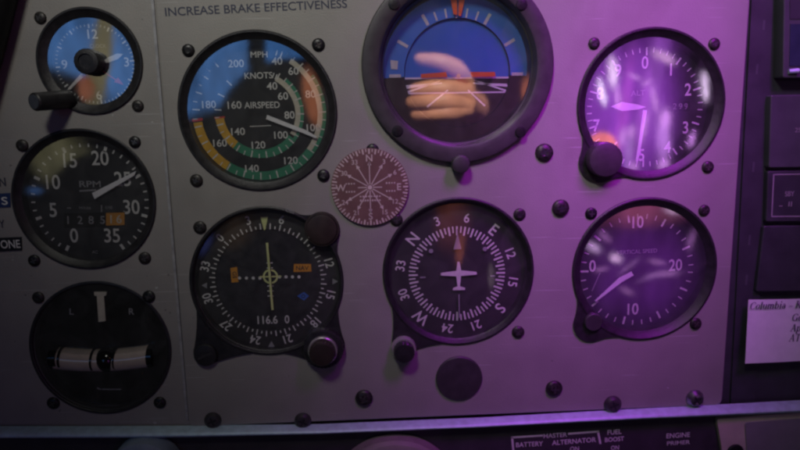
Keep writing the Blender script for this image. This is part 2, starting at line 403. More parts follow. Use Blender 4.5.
# ================================================================== airspeed indicator
g = Gauge('airspeed_indicator', 'airspeed gauge with green, white and yellow arcs in MPH and knots', 'gauge', 258, 112, 80, 6, holes_main)
g.bezel(71.5); d = g.dial(); y = g.dd+Y1; s = g.s
dc = g.at(259.5, 113.5, y)
mb = MB()
for r0, r1, spans in ((59.8, 67.6, (('w', 33, 128), ('g', 106, 214), ('y', 214, 263))), (37, 44.5, (('w', 28, 124), ('g', 70, 220), ('y', 220, 266)))):
    for c, a0, a1 in spans:
        if c == 'w': mb.arc(r0*s, (r0+5.2)*s, a0, a1, y, *dc, m=0)
        elif c == 'g': mb.arc((r0+(5.2 if r0 > 50 else 5.2))*s if False else (r0+5.2)*s, r1*s+1.2*s, a0+(-50 if r0 > 50 else -30), 128, y, *dc, m=1); mb.arc(r0*s, r1*s+1.2*s, 128, a1, y, *dc, m=1)
        else: mb.arc(r0*s, r1*s+1.2*s, a0, a1, y, *dc, m=2)
    mb.arc(r0*s-1*s, r1*s+2*s, 264, 266.5, y-.00003, *dc, m=3)
mb.build('speed_arc', [CREAM, GREEN, YELLOW, RED], d)
mb = MB(); y2 = y-.00008
for px, py, t in ((236, 63.5, '200'), (277, 61, '40'), (293.5, 71, '60'), (310.5, 94, '80'), (313.5, 127.5, '100'), (291, 160.5, '120'), (252, 168.5, '140'), (220, 143, '160'), (209, 104.5, '180'),
                  (272, 86, '40'), (283, 96, '60'), (289.5, 115, '80'), (281, 135, '100'), (258.5, 145, '120'), (238, 131.5, '140'), (234.5, 105, '160')):
    g.T(mb, t, px, py, 7.6, y2, -3, wide=1.05)
for a in [28+i*15.4 for i in range(20)]: mb.tick(61*s, 68.5*s, a, 1.3*s, y2, *dc)
for a in [35+i*15.4 for i in range(19)]: mb.tick(64*s, 68.5*s, a, .9*s, y2, *dc)
for a in [30+i*20.5 for i in range(15)]: mb.tick(39*s, 46*s, a, 1.3*s, y2, *dc)
for a in [40+i*20.5 for i in range(12)]: mb.tick(41.5*s, 46*s, a, .9*s, y2, *dc)
for a in (19, 23.5, 28): mb.tick(61*s, 67.5*s, a, 1.2*s, y2, *dc)
for a in (23, 27.5): mb.tick(38.5*s, 44*s, a, 1.2*s, y2, *dc)
mb.build('numerals', WHITE, d)
mb = MB(); g.T(mb, 'MPH', 259, 54.5, 6, y2, -2, wide=1.1); g.T(mb, 'KNOTS', 258.5, 75.5, 6.4, y2, -3); g.T(mb, 'AIRSPEED', 262, 105, 6.6, y2, -2, wide=.95)
g.B(mb, (250, 126.5), (271, 125.5), .8, .8, y2); mb.build('lettering', WHITE, d)
mb = MB(); g.poly(mb, [(267.2, 115), (266, 119), (304, 133.4), (315.5, 138.2), (317, 136.6), (306, 130.2)], g.dd-.0018, .0005); mb.build('needle', BRIGHT, g.o)
g.glass(y=0.0013)

# ================================================================== attitude indicator
g = Gauge('attitude_indicator', 'large blue and brown artificial horizon with orange wing bars and thick dark bezel', 'gauge', 457.5, 66.5, 97, 7, holes_main)
s = g.s; R = g.R; mb = MB()
ri = 75.5*s; g.ri = ri
mb.lathe([(R-1.5*s, .004), (R-1.5*s, 0), (R, -.0002), (R, -.0022), (R-1.2*s, -.0032), (R-3*s, -.0034), (R-15*s, -.0034), (R-17*s, -.0030), (ri+2*s, .0012), (ri+1*s, .0015), (ri, .0025), (ri-.6*s, g.dd+.0003)])
bz = mb.build('bezel', GREYBEZ, g.o)
for px, py in ((394, 4), (521.5, 4.5), (397.5, 131), (520.5, 132)):
    x, z = g.at(px, py, -.0034); mb = MB()
    mb.knob([(5.6*s, -.0033), (5.6*s, -.0038), (5.2*s, -.0040), (2*s, -.0042)], x, z, 24)
    mb.bar(x-3*s, z-1*s, x+3*s, z+1*s, 1*s, 1*s, -.00426); mb.bar(x-1*s, z+3*s, x+1*s, z-3*s, 1*s, 1*s, -.00427); mb.build('bezel_screw', SCREWBLK, bz)
q = P(459.5, 165, -.001)-g.c
mb = MB(); mb.knob([(9.5*s, .003), (9.5*s, -.006), (8.8*s, -.007), (6.5*s, -.0074)], q.x, q.z+1.5*s, 32, flute=.04, nf=16); mb.build('caging_knob', GREYBEZ, g.o)
y = g.dd+Y1
# fixed bank ring: upper half blue, lower half dark
hz_y = 77
hl = g.at(457.5, hz_y, g.dd)[1]; cz = g.at(457.5, 73, g.dd); cR = 78*s
def halves(mb, cx, cz_, r0, r1, y, hz, m_top, m_bot):
    a = math.degrees(math.acos(max(-1, min(1, (hz-cz_)/r1))))
    if r0 == 0:
        n = 48
        mb.poly([(cx+r1*math.sin(math.radians(-a+2*a*i/n)), cz_+r1*math.cos(math.radians(-a+2*a*i/n))) for i in range(n+1)], y, 0, m_top)
        mb.poly([(cx+r1*math.sin(math.radians(a+(360-2*a)*i/n)), cz_+r1*math.cos(math.radians(a+(360-2*a)*i/n))) for i in range(n+1)], y, 0, m_bot)
    else:
        mb.arc(r0, r1, -a, a, y, cx, cz_, m_top); mb.arc(r0, r1, a, 360-a, y, cx, cz_, m_bot)
mb = MB(); halves(mb, cz[0], cz[1], 55.5*s, cR, y+.0008, hl, 0, 1)
mb.lathe([(55.5*s, y+.0008), (54.5*s, y+.0025)], cz[0], cz[1], m=2); bank = mb.build('bank_ring', [SKYBLUE, EARTH, BLACK], g.o)
# horizon drum: convex disc
mb = MB(); rings = 14; yb = y+.0012
n = 64; v = []; f = []; fm = []
sR = 56*s
halves(mb, cz[0], cz[1], 0, sR, y+.0022, hl, 0, 1)
drum = mb.build('horizon_drum', [SKYBLUE2, EARTH], g.o)
mb = MB(); ym = y+.0020
g.B(mb, (405, 78.5), (513, 77.5), 1.8, 1.8, ym-.0001)
for a, b in (((405, 86), (433, 84)), ((482, 84), (507, 84.5)), ((407, 93.5), (507, 92))): g.B(mb, a, b, 1.5, 1.5, ym)
for a, b in (((440, 81), (408, 92)), ((474, 80), (507, 91)), ((448, 90), (427, 107)), ((468, 90), (485, 106)), ((442, 83), (405, 88)), ((473, 83), (508, 86))): g.B(mb, a, b, 1.4, 1.9, ym-.00005)
mb.build('pitch_line', BRIGHT, drum)
mb = MB(); yr = y+.0006; dc = g.at(456.5, 75, yr)
for a in (-90, -60, -30, -20, -10, 10, 20, 30, 60, 90):
    w = 3.2 if abs(a) in (30, 60, 90) else 1.8
    mb.tick(58*s, (70 if abs(a) in (30, 60, 90) else 67)*s, a, w*s, yr, *dc)
mb.tick(57*s, 66*s, 0, 1.4*s, yr, *dc)
mb.build('bank_mark', WHITE, bank)
mb = MB(); ya = y-.0006
g.poly(mb, [(450, -4), (457, -4), (457.2, 15), (453.5, 14)], ya, .0004); g.poly(mb, [(459, -4), (465.5, -4), (461, 16), (458.4, 15.5)], ya, .0004); mb.build('roll_pointer', ORANGE, g.o)
mb = MB(); g.poly(mb, [(421, 74), (446, 72), (447.5, 77), (421, 78)], ya, .0005); g.poly(mb, [(470, 72), (495, 72), (495.5, 76.5), (472, 77)], ya, .0005); mb.build('wing_bar', ORANGE, g.o)
mb = MB(); mb.disc(2.2*s, ya, *g.at(458.5, 76, ya), n=20); g.B(mb, (447, 77.5), (455, 78), 1.2, 1.2, ya); g.B(mb, (462, 78), (471, 77.5), 1.2, 1.2, ya); mb.build('centre_dot', CREAM, g.o)
mb = MB(); g.poly(mb, [(390.5, 60), (398, 61), (397.5, 69.5), (391, 69)], yr-.0001); mb.build('side_flag', WHITE, bank)
g.glass(GLASS_STRONG, y=0.0018)

# ================================================================== compass card
g = Gauge('compass_card', 'small round compass rose card in flare-tinted red stuck on the grey panel', 'compass card', 370, 187, 38.5, 1)
s = g.s; mb = MB()
mb.knob([(38.5*s, -.00005), (38.5*s, -.0015), (38*s, -.0017)], 0, 0, 96); bd = mb.build('card_disc', ROSE, g.o)
mb = MB(); y = -.0018; r0 = g.rot(370, 187)
for i in range(72):
    a = i*5; mb.tick((35 if i % 2 else 33)*s, 38*s, a, (1.0 if i % 2 else 1.5)*s, y)
for i, t in enumerate(('N', '3', '6', 'E', '12', '15', 'S', '21', '24', 'W', '30', '33')):
    a = math.radians(i*30); mb.text(t, 29*s*math.sin(a), 29*s*math.cos(a), (7 if t in 'NESW' else 4.8)*s, y, 0)
for i in range(12):
    if i in (3, 9): continue
    mb.tick(3*s, (22 if i % 6 else 25)*s, i*30, 1.0*s, y)
    a = math.radians(i*30); q = 22*s; mb.poly([(q*math.sin(a-.09), q*math.cos(a-.09)), (26*s*math.sin(a), 26*s*math.cos(a)), (q*math.sin(a+.09), q*math.cos(a+.09))], y)
mb.tick(3*s, 12*s, 90, 1*s, y); mb.tick(3*s, 12*s, 270, 1*s, y)
mb.disc(2.2*s, y-.00002, n=20)
for zz, k in ((-9, 8), (-13, 9)):
    for j in range(k):
        x = (-9.5+j*19/(k-1))*s; mb.bar(x-.8*s, zz*s, x+.8*s, zz*s, random.uniform(1.2, 2.4)*s, random.uniform(1.2, 2.4)*s, y-.00003)
for xx in (-20, 20):
    for zz in (4, -4):
        for j in range(4): mb.bar((xx-4+j*2.6)*s, zz*s, (xx-2.6+j*2.6)*s, zz*s, random.uniform(1, 2)*s, random.uniform(1, 2)*s, y-.00003)
mb.build('compass_print', ROSEINK, bd)

# ================================================================== VOR indicator
def lobe(g, px, py, r, yf=-.0009):
    """boss that grows out of the round case: outline tangent to the case and to the circle round (px, py)"""
    cx, cz = g.at(px, py, 0); r *= g.s; R = g.R-.3*g.s
    d = math.hypot(cx, cz); a0 = math.atan2(cx, cz); b = math.acos(max(-1, min(1, (R-r)/d))); f_ = b+.42; q = b*.56
    A = lambda t: Vector((cx+r*math.sin(t), cz+r*math.cos(t))); B_ = lambda t: Vector((R*math.sin(t), R*math.cos(t)))
    pts = [A(a0-f_+2*f_*i/24) for i in range(25)]
    def fil(p, w): m_ = (p+w)/2*.965; return [(1-t)**2*p+2*t*(1-t)*m_+t*t*w for t in (.25, .5, .75)]
    pts += fil(A(a0+f_), B_(a0+q)) + [B_(a0+q-2*q*i/16) for i in range(17)] + fil(B_(a0-q), A(a0-f_))
    mb = MB(); mb.poly(pts, yf, .0012); return mb.build('case_boss', BLACK, g.o)
g = Gauge('course_indicator', 'black navigation gauge with rotating course card, crossed needles and frequency 116.60', 'gauge', 267, 282, 75.5, 5.5, holes_main)
s = g.s; g.bezel(71.5, BLACK, .9); y = g.dd+Y1
for px, py, r in ((207, 352, 13), (324, 345, 21), (322, 231, 17.5)): lobe(g, px, py, r)
dc = g.at(268.5, 280.5, y)
mb = MB(); mb.disc(71*s, g.dd); rim = mb.build('dial', BLACK, g.o)
mb = MB(); mb.lathe([(70.5*s, y+.0000), (52.5*s, y-.0004), (52.0*s, y+.0005)], *dc); card = mb.build('course_card', CARD, g.o)
mb = MB()
for i in range(72):
    a = i*5-45; mb.tick((52.6 if i % 2 == 0 else 53.2)*s, (58.5 if i % 2 == 0 else 56)*s, a, 1.15*s, y-.0005, *dc)
for i, t in enumerate(('N', '3', '6', '9', '12', '15', '18', '21', '24', '27', '30', '33')):
    if t == 'N': t = '0'
    a = i*30-45; q = math.radians(a); mb.text(t, dc[0]+64*s*math.sin(q), dc[1]+64*s*math.cos(q), 9*s, y-.0005, a, wide=.9)
mb.build('course_numerals', WHITE, card)
mb = MB(); mb.disc(51.5*s, y+.0003, *dc); inner = mb.build('inner_dial', DIAL, g.o)
mb = MB()
for k in (9.5, 16, 22.5, 29):
    for sg in (-1, 1):
        px = 270+sg*k*(1.05 if sg < 0 else 1); x, z = g.at(px, 277.5+sg*-.6, y); mb.disc(1.6*s, y, x, z, 12)
for k in (-14, -9, 9, 14, 19): x, z = g.at(270+k*.03, 277+k, y); mb.bar(x-3*s, z, x+3*s, z, 1.0*s, 1.0*s, y+.0001)
mb.build('deviation_dot', WHITE, inner)
mb = MB(); x, z = g.at(270.5, 276.5, y); mb.lathe([(5.8*s, y-.0001), (7.6*s, y-.0001)], x, z, 32); mb.bar(x-11*s, z, x+11*s, z, 1.3*s, 1.3*s, y-.0002); mb.build('centre_ring', LIME, inner)
for pts, t, px, py, h, ro in (([(230.5, 268), (237, 267), (238.5, 282), (231.5, 282.5)], 'GS', 234.5, 275, 4.2, 90), ([(294, 264), (311, 264), (311.5, 271.5), (293.5, 272)], 'NAV', 302.3, 268, 4.6, 0)):
    mb = MB(); g.poly(mb, pts, y); g.T(mb, t, px, py, h, y-.0001, ro); n_ = len(text_outline(t)[1])
    mb.m[-n_:] = [1]*n_; mb.build('warning_flag', [AMBER, DIAL], inner)
mb = MB(); g.poly(mb, [(297, 296), (304, 292), (309, 296), (304, 300.5)], y); mb.build('to_from_flag', BLUEFLAG, inner)
mb = MB(); x, z = g.at(303.3, 296.2, y); mb.lathe([(1.2*s, y-.0001), (2*s, y-.0001)], x, z, 16); mb.build('flag_hole', DIAL, inner)
mb = MB(); g.T(mb, '116.6', 267.5, 319.8, 8.6, y-.00005, -2, wide=.85); g.T(mb, '0', 287, 319.3, 8.6, y-.00005, -2, wide=.85); mb.build('frequency_digits', WHITE, inner)
mb = MB(); g.B(mb, (267, 243), (272.5, 310), 2.2, 2.2, g.dd-.0016, .0005); mb.build('deviation_needle', LIME, g.o)
mb = MB(); g.poly(mb, [(260.5, 217), (268, 216.5), (265.2, 230), (263.8, 230)], y-.0007); mb.build('lubber_mark', LIME, g.o)
for pts in (((201.5, 285.5), (207, 282.5), (207, 288.5)), ((338, 281.5), (332.5, 278.5), (332.5, 284.5)), ((271.5, 341), (267.5, 348), (275.5, 348))): mb = MB(); g.poly(mb, pts, y-.0007); mb.build('index_mark', DIM, g.o)
mb = MB(); g.T(mb, 'OBS', 290, 211, 3.4, -.0012, 18); mb.build('lettering', DIM, g.o)
g.glass(GLASS_SOFT, y=0.0013)
x, z = g.at(322, 229, -.001)
mb = MB(); mb.lathe([(16*s, -.0008), (17.2*s, -.0012), (16.5*s, -.0022), (15.2*s, -.0023)], x, z, 48); mb.knob([(15.2*s, -.0008), (14.6*s, -.0028), (12*s, -.0031)], x, z, 48, 0); mb.build('cover_disc', BROWNBLK, g.o)
x, z = g.at(324, 346, 0)
mb = MB(); mb.knob([(20.5*s, 0), (20.5*s, -.0045), (19.5*s, -.0052), (16*s, -.0054)], x, z, 64, flute=.03, nf=32); kb = mb.build('course_knob', BLACK, g.o)
mb = MB(); mb.lathe([(14.5*s, -.0053), (14.5*s, -.0072), (13.6*s, -.0076), (12.6*s, -.0074)], x, z, 64); mb.build('knob_ring', SILVER, kb)
mb = MB(); mb.knob([(12.8*s, -.0053), (12.8*s, -.011), (11.5*s, -.0118), (8*s, -.0120)], x, z, 48, flute=.05, nf=24); mb.build('knob_cap', BROWNBLK, kb)
x, z = g.at(206, 354.5, -.001)
mb = MB(); mb.knob([(11.5*s, -.0008), (11.5*s, -.0022), (10.6*s, -.0028), (6*s, -.0031)], x, z, 40); sk = mb.build('corner_screw', BLACK, g.o)
mb = MB(); mb.bar(x-7*s, z-3*s, x+7*s, z+3*s, 2.2*s, 2.2*s, -.00322); mb.build('screw_slot', GREYBEZ, sk)

# ================================================================== heading indicator
g = Gauge('heading_indicator', 'heading gauge with white aeroplane outline inside a rotating compass card', 'gauge', 458.5, 272.5, 74.5, 5.5, holes_main)
s = g.s; g.bezel(68.5, BLACK, .9); d = g.dial(CARD); y = g.dd+Y1
lobe(g, 405, 340, 13)
dc = g.at(457, 274, y); mb = MB()
for i in range(72):
    a = i*5-50; mb.tick((39.5 if i % 2 == 0 else 42)*s, 48.5*s, a, (1.7 if i % 2 == 0 else 1.3)*s, y, *dc)
for i, t in enumerate(('N', '3', '6', 'E', '12', '15', 'S', '21', '24', 'W', '30', '33')):
    a = i*30-50; q = math.radians(a); mb.text(t, dc[0]+57.5*s*math.sin(q), dc[1]+57.5*s*math.cos(q), (12 if t in 'NESW' else 9.5)*s, y, a, wide=.92)
mb.build('compass_numerals', WHITE, d)
mb = MB(); yp = g.dd-.0014
g.poly(mb, [(457.6, 262), (459.6, 262), (461.2, 270.5), (476.5, 272), (477, 274.5), (461, 276), (460, 286.5), (465, 288), (465, 290), (453, 290.3), (453, 288.3), (457.6, 286.5), (456.3, 276.3), (440.8, 275.5), (441, 273), (456.3, 271)], yp, .0003); mb.build('aeroplane_symbol', WHITE, g.o)
mb = MB(); g.poly(mb, [(457.5, 233), (461.5, 249), (453.5, 249.5)], yp, .0002); g.B(mb, (457.2, 229), (457.5, 236), 1.0, 1.0, yp-.0001); mb.build('heading_arrow', DIM, g.o)
mb = MB(); g.B(mb, (459, 294.5), (459.3, 318), 1.1, 1.1, yp, .0002); mb.build('tail_line', DIM, g.o)
for px, py in ((431, 251), (485, 249)): mb = MB(); mb.disc(2.2*s, yp, *g.at(px, py, yp), n=16); mb.build('index_dot', DIM, g.o)
for a, b in (((420, 277.5), (425.5, 277.2)), ((490.5, 276), (495, 275.8))): mb = MB(); g.B(mb, a, b, 1.3, 1.3, yp); mb.build('index_mark', DIM, g.o)
g.glass(GLASS_SOFT, y=0.0013)
x, z = g.at(403.5, 347, 0)
mb = MB(); mb.knob([(12.4*s, 0), (12.4*s, -.003), (11.8*s, -.0042)], x, z, 48); kb = mb.build('heading_knob', SILVER, g.o)
mb = MB(); mb.knob([(10.3*s, -.0040), (10.3*s, -.0085), (9.4*s, -.0092), (6*s, -.0094)], x, z, 40, flute=.05, nf=20); mb.build('knob_cap', BLACK, kb)

# ================================================================== altimeter
g = Gauge('altimeter', 'altimeter with digits 0 to 9 and diamond pointer at the upper right', 'gauge', 651, 105, 75, 6, holes_main)
s = g.s; g.bezel(66, BLACK, 1.0); d = g.dial(); y = g.dd+Y1
lobe(g, 599, 162, 21)
dc = g.at(645, 108, y); mb = MB()
for t, px, py in (('0', 645, 62.5), ('1', 671, 69.5), ('2', 688, 89.5), ('3', 685.5, 127.5), ('4', 667.5, 147), ('5', 641.5, 155), ('6', 615.5, 147.5), ('7', 596.5, 125.5), ('8', 600, 93.5), ('9', 618, 70.5)): g.T(mb, t, px, py, 12.5, y, -1, wide=.85)
for i in range(50):
    a = i*7.2-1; big = i % 5 == 0; mb.tick((52 if big else 55)*s, 60*s, a, (1.6 if big else .9)*s, y, *dc)
mb.build('numerals', BRIGHT, d)
mb = MB(); g.T(mb, 'ALT', 638, 93, 5.5, y, -2, wide=1.1); mb.build('lettering', DIM, d)
mb = MB(); g.poly(mb, [(671, 101.5), (690, 101), (690, 111), (671, 111.5)], y-.00005); kw = mb.build('pressure_window', BALL, d)
mb = MB()
for px, t in ((675, '2'), (680.5, '9'), (686, '9')): g.T(mb, t, px, 106.3, 6, y-.0001)
mb.build('digits', DIM, kw)
mb = MB(); g.poly(mb, [(611, 106.5), (622, 102), (638, 104.5), (646, 107), (638, 109.5), (622, 111)], g.dd-.0014, .0004); mb.build('short_pointer', BRIGHT, g.o)
mb = MB(); g.poly(mb, [(643.2, 110), (647, 110.3), (640.6, 150), (637, 165), (636, 160)], g.dd-.0022, .0004); mb.build('long_pointer', BRIGHT, g.o)
g.glass(GLASS_STRONG, y=0.0013)
x, z = g.at(601, 159, 0)
mb = MB(); mb.knob([(17.5*s, 0), (17.5*s, -.005), (16.5*s, -.0068), (11*s, -.0076)], x, z, 48, flute=.02, nf=24); mb.build('pressure_knob', GREYBEZ, g.o)

# ================================================================== vertical speed indicator
g = Gauge('vertical_speed_indicator', 'climb rate gauge marked 0, 10 and 20, below the altimeter', 'gauge', 644.5, 270, 71.5, 6, holes_main)
s = g.s; g.bezel(63, BLACK, .9); d = g.dial(); y = g.dd+Y1
lobe(g, 591, 324, 18)
dc = g.at(637, 270, y); mb = MB()
for t, px, py in (('10', 638, 222), ('20', 675.5, 265), ('10', 633, 309), ('0', 592.5, 266)): g.T(mb, t, px, py, 12, y, -1, wide=.85)
for i in range(37):
    a = 270-180+4+i*(352/36); big = i % 4 == 2; mb.tick((49 if big else 52)*s, 57*s, a, (1.9 if big else 1.0)*s, y, *dc)
mb.build('numerals', WHITE, d)
mb = MB(); g.T(mb, 'VERTICAL SPEED', 637, 251.5, 4.0, y, -1); g.B(mb, (600, 273), (592, 291), .8, .8, y); mb.build('lettering', DIM, d)
mb = MB(); g.poly(mb, [(631.5, 271.8), (633.8, 275.3), (622, 282), (596, 301.8), (595, 300.8), (619.5, 278)], g.dd-.0018, .0005); mb.build('needle', BRIGHT, g.o)
g.glass(y=0.0013)
x, z = g.at(592, 321, 0)
mb = MB(); mb.knob([(9*s, 0), (9*s, -.0022), (8*s, -.0028)], x, z, 32); mb.build('zero_screw', GREYBEZ, g.o)

# ================================================================== panels
# main sheet (proud) and the left sheet (set 1.5 mm back)
out = rounded(quad([(149, -75), (189, 427), (722, 405), (755, -75)]), .004)
main = sheet('flight_panel', out, holes_main, 0.0, .003, PAINT, .0006)
tag(main, 'grey painted flight panel sheet carrying the six large gauges', 'instrument panel', kind='structure')
mb = MB()
def panel_text(mb, t, p0, p1, h, y=-.0001):
    v, f = text_outline(t); x0 = min(q[0] for q in v); x1 = max(q[0] for q in v)
    a = Vector(XZ(*p0, y)); b = Vector(XZ(*p1, y)); u = (b-a).normalized(); w = Vector((-u.y, u.x)); L = (b-a).length; hh = h*S(*p0)
    mb.add([(a.x+u.x*L*(q[0]-x0)/(x1-x0)+w.x*hh*q[1], y, a.y+u.y*L*(q[0]-x0)/(x1-x0)+w.y*hh*q[1]) for q in v], f)
panel_text(mb, 'INCREASE BRAKE EFFECTIVENESS', (165, 12), (347, 3.5), 8.6)
mb.build('lettering', INK, main)
lo = rounded(quad([(-110, -75), (152, -75), (193, 431), (-110, 434)], .0015), .001)
left = sheet('engine_panel', lo, holes_left, .0015, .003, PAINT, .0003)
tag(left, 'grey side panel sheet with clock, tachometer and turn gauge', 'instrument panel', kind='structure')
mb = MB()
for px, py in ((144.5, -20), (178, 400)): pass
ea, eb = XZ(146.8, -60), XZ(186.8, 420)
mb.bar(ea[0], ea[1], eb[0], eb[1], .0012, .0012, .0006, .0008); mb.build('edge_strip', PAINT_EDGE, main)

# placards at the far left
def placard(name, label, pts, y, m, cat='placard', th=.0004):
    mb = MB(); mb.poly(quad(pts, y), y, th); o = mb.build(name, m); tag(o, label, cat); return o
o = placard('black_placard', 'black label reading ONE beside the tachometer', [(-6, 238), (21.5, 237), (22, 250.5), (-6, 252)], .0011, BLACKLABEL)
mb = MB(); panel_text(mb, 'ONE', (0.5, 244.5), (20, 243.8), 8.5, .0010); mb.build('lettering', WHITE, o)
o = placard('blue_placard', 'small dark blue label with white letter S at left edge', [(-8, 194), (10, 193), (10.5, 207), (-8, 208)], .0011, BLUELABEL)
mb = MB(); panel_text(mb, 'S', (1.5, 201), (7.5, 200.8), 8, .0010); mb.build('lettering', WHITE, o)
for t, a, b, h in (('N', (-1, 182), (5.5, 181.8), 9), ('Y', (-1, 224), (4.5, 223.8), 8)): mb = MB(); panel_text(mb, t, a, b, h, .0012); mb.build('lettering', INK, left)

# black roll added for the dark, shaded rounding of the top left corner
mb = MB(); pts = []
for i in range(13):
    t = i/12; px = 20*(1-t)**1.5-62*t**1.2+2; py = -60+330*t
    pts.append(P(px-19, py, -.006))
mb.tube(pts, .0095, 24); o = mb.build('corner_shade_roll', CORNERBLK); tag(o, 'black roll added as the shaded top left corner of the panel', 'trim')

# ================================================================== screws
def screw(px, py, r, y, label, m=SCREWBLK, dome=.35, shine=False):
    p = P(px, py, y); s = S(px, py, y); r *= s; mb = MB()
    a = random.uniform(0, PI)
    mb.knob([(r*1.0, .0002), (r*1.0, -r*.12), (r*.94, -r*.22), (r*.7, -r*dome), (r*.42, -r*(dome+.06)), (r*.40, -r*(dome+.05))], 0, 0, 28)
    yy = -r*(dome+.075)
    for k in (0, PI/2):
        c, s2 = math.cos(a+k)*r*.52, math.sin(a+k)*r*.52; mb.bar(-c, -s2, c, s2, r*.2, r*.2, yy-(.00002 if k else 0), 0, 1)
    o = mb.build('panel_screw', [random.choice([SCREWBLK, SCREWWORN]) if m is SCREWBLK else m, DIAL if m is not SCREWBLK else random.choice([GREYBEZ, SLOTWORN, DIAL])]); o.location = p; o.rotation_euler = (random.uniform(-.07, .07), 0, random.uniform(-.07, .07))
    tag(o, label, 'screw', 'panel screws')
L_ = .0015
for px, py, r, y, lab in (
    (40.5, 18, 6.3, L_, 'black screw at the upper left of the clock'), (138, 106, 6, L_, 'black screw at the lower right of the clock'),
    (22.5, 145.5, 6.2, L_, 'black screw at the upper left of the tachometer'), (135, 142, 6, L_, 'black screw at the upper right of the tachometer'),
    (34.5, 260.5, 6, L_, 'black screw at the lower left of the tachometer'), (145, 258, 6.2, L_, 'black screw at the lower right of the tachometer'),
    (38.5, 297.5, 6, L_, 'black screw at the upper left of the turn gauge'), (149, 296.5, 6.2, L_, 'black screw at the upper right of the turn gauge'),
    (53.5, 403, 6.2, L_, 'black screw at the lower left of the turn gauge'), (160, 402.5, 6, L_, 'black screw at the lower right of the turn gauge'),
    (188.5, 50.5, 6.5, 0, 'black screw at the upper left of the airspeed gauge'), (318.5, 45, 6.7, 0, 'black screw at the upper right of the airspeed gauge'),
    (196.5, 180.5, 6.5, 0, 'black screw at the lower left of the airspeed gauge'), (323.5, 175.5, 6.3, 0, 'black screw at the lower right of the airspeed gauge'),
    (544, 152.5, 9, 0, 'large black screw at the lower right of the artificial horizon'), (372.5, 150.0, 6.5, .0001, 'black screw half hidden behind the top of the compass card'),
    (594, 43.5, 6, 0, 'black screw at the upper left of the altimeter'), (714, 44, 6, 0, 'black screw at the upper right of the altimeter'),
    (707.5, 167, 6, 0, 'black screw at the lower right of the altimeter'),
    (200, 227.5, 6.6, 0, 'black screw with a grey rim at the upper left of the course gauge'), (396.5, 220, 6.3, 0, 'black screw between compass card and heading gauge'),
    (519.5, 214.5, 6.2, 0, 'black screw at the upper right of the heading gauge'), (518, 332, 6.2, 0, 'black screw at the lower right of the heading gauge'),
    (560.5, 208, 8.6, 0, 'large black screw between heading gauge and climb gauge'), (591, 213.5, 6, 0, 'small black screw at the upper left of the climb gauge'),
    (704, 210.5, 5.8, 0, 'black screw at the upper right of the climb gauge'), (695.5, 323.5, 5.8, 0, 'black screw at the lower right of the climb gauge'),
    (364, 398, 8.5, 0, 'large black screw below the course gauge knob'), (554, 388.5, 8.2, 0, 'large black screw to the right of the big round plug'),
):
    screw(px, py, r, y, lab)
screw(213, 420, 8.2, 0, 'dull steel screw at the bottom left corner of the flight panel', GREYBEZ, .5)
screw(303, 420.5, 8.2, 0, 'dull steel screw on the bottom edge below the course gauge', GREYBEZ, .5)
screw(612.5, 404, 8.5, 0, 'dark bluish screw on the bottom edge below the climb gauge', GREYBEZ, .5)
screw(694.5, 398, 8.5, 0, 'shiny steel screw at the bottom right corner of the flight panel', STEEL, .6)
p = P(459, 378, 0); s = S(459, 378)
mb = MB(); mb.knob([(22.5*s, .0003), (22.5*s, -.0008), (21.5*s, -.0013), (17*s, -.0014)], 0, 0, 64); o = mb.build('hole_plug', GREYBEZ); o.location = p
tag(o, 'large round black plug closing a hole below the heading gauge', 'plug')

# ================================================================== ledge and switch panel below
def strip(name, top, bot, y0, y1, m):
    """rounded lip running along the bottom of the panel"""
    mb = MB(); n = len(top); v = []; f = []; K = 9
    for (a, b) in zip(top, bot):
        pa = P(*a, y0); pb = P(*b, y0)
        for j in range(K):
            t = j/(K-1); q = pa.lerp(pb, t); q.y = y0-(y0-y1)*math.sin(PI*min(1, t*1.0))**.6; v.append(q)
    for i in range(n-1):
        for j in range(K-1): f.append((i*K+j, (i+1)*K+j, (i+1)*K+j+1, i*K+j+1))
    mb.add(v, f); return mb.build(name, m)
o = strip('panel_ledge', [(-60, 426), (100, 426), (190, 425.5), (320, 424), (480, 417.5), (640, 408.5), (860, 397)],
          [(-60, 436), (100, 435.5), (190, 435), (320, 431.5), (480, 425), (640, 417), (860, 408)], .0005, -.005, ALU)
tag(o, 'thin pale metal ledge running along the bottom of the instrument panel', 'trim')
ys = .001
mb = MB(); mb.poly(quad([(-110, 432), (190, 432.5), (480, 422), (900, 402), (900, 560), (-110, 560)], ys), ys, .003)
sub = mb.build('switch_panel', SUBPANEL)
mb = MB(); mb.poly(quad([(-110, 405), (190, 405), (480, 395), (900, 375), (900, 440), (480, 450), (-110, 460)], .0055), .0055, .002); mb.build('sun_baffle', SUBPANEL, sub); tag(sub, 'dark lower panel with white switch lettering below the metal ledge', 'switch panel', kind='structure')  # unseen plate added behind the gap to stop sun leaking onto the ledge
mb = MB(); yt = ys-.0001
def pbar(mb, a, b, w, y): x0, z0 = XZ(*a, y); x1, z1 = XZ(*b, y); mb.bar(x0, z0, x1, z1, w*S(*a), w*S(*a), y)
pbar(mb, (511, 437.5), (543, 435.5), 2, yt); pbar(mb, (512, 437), (513.5, 452), 2, yt); pbar(mb, (568, 433.8), (599, 431.5), 2, yt); pbar(mb, (598, 431.5), (600.5, 444), 2, yt)
panel_text(mb, 'MASTER', (543.5, 436.2), (567, 434.5), 4.6, yt-.00005); panel_text(mb, 'BATTERY', (516, 445), (543, 443.5), 5, yt); panel_text(mb, 'ALTERNATOR', (552, 443), (596, 439.5), 5, yt)
panel_text(mb, 'ON', (570, 449), (579, 448.5), 4.5, yt)
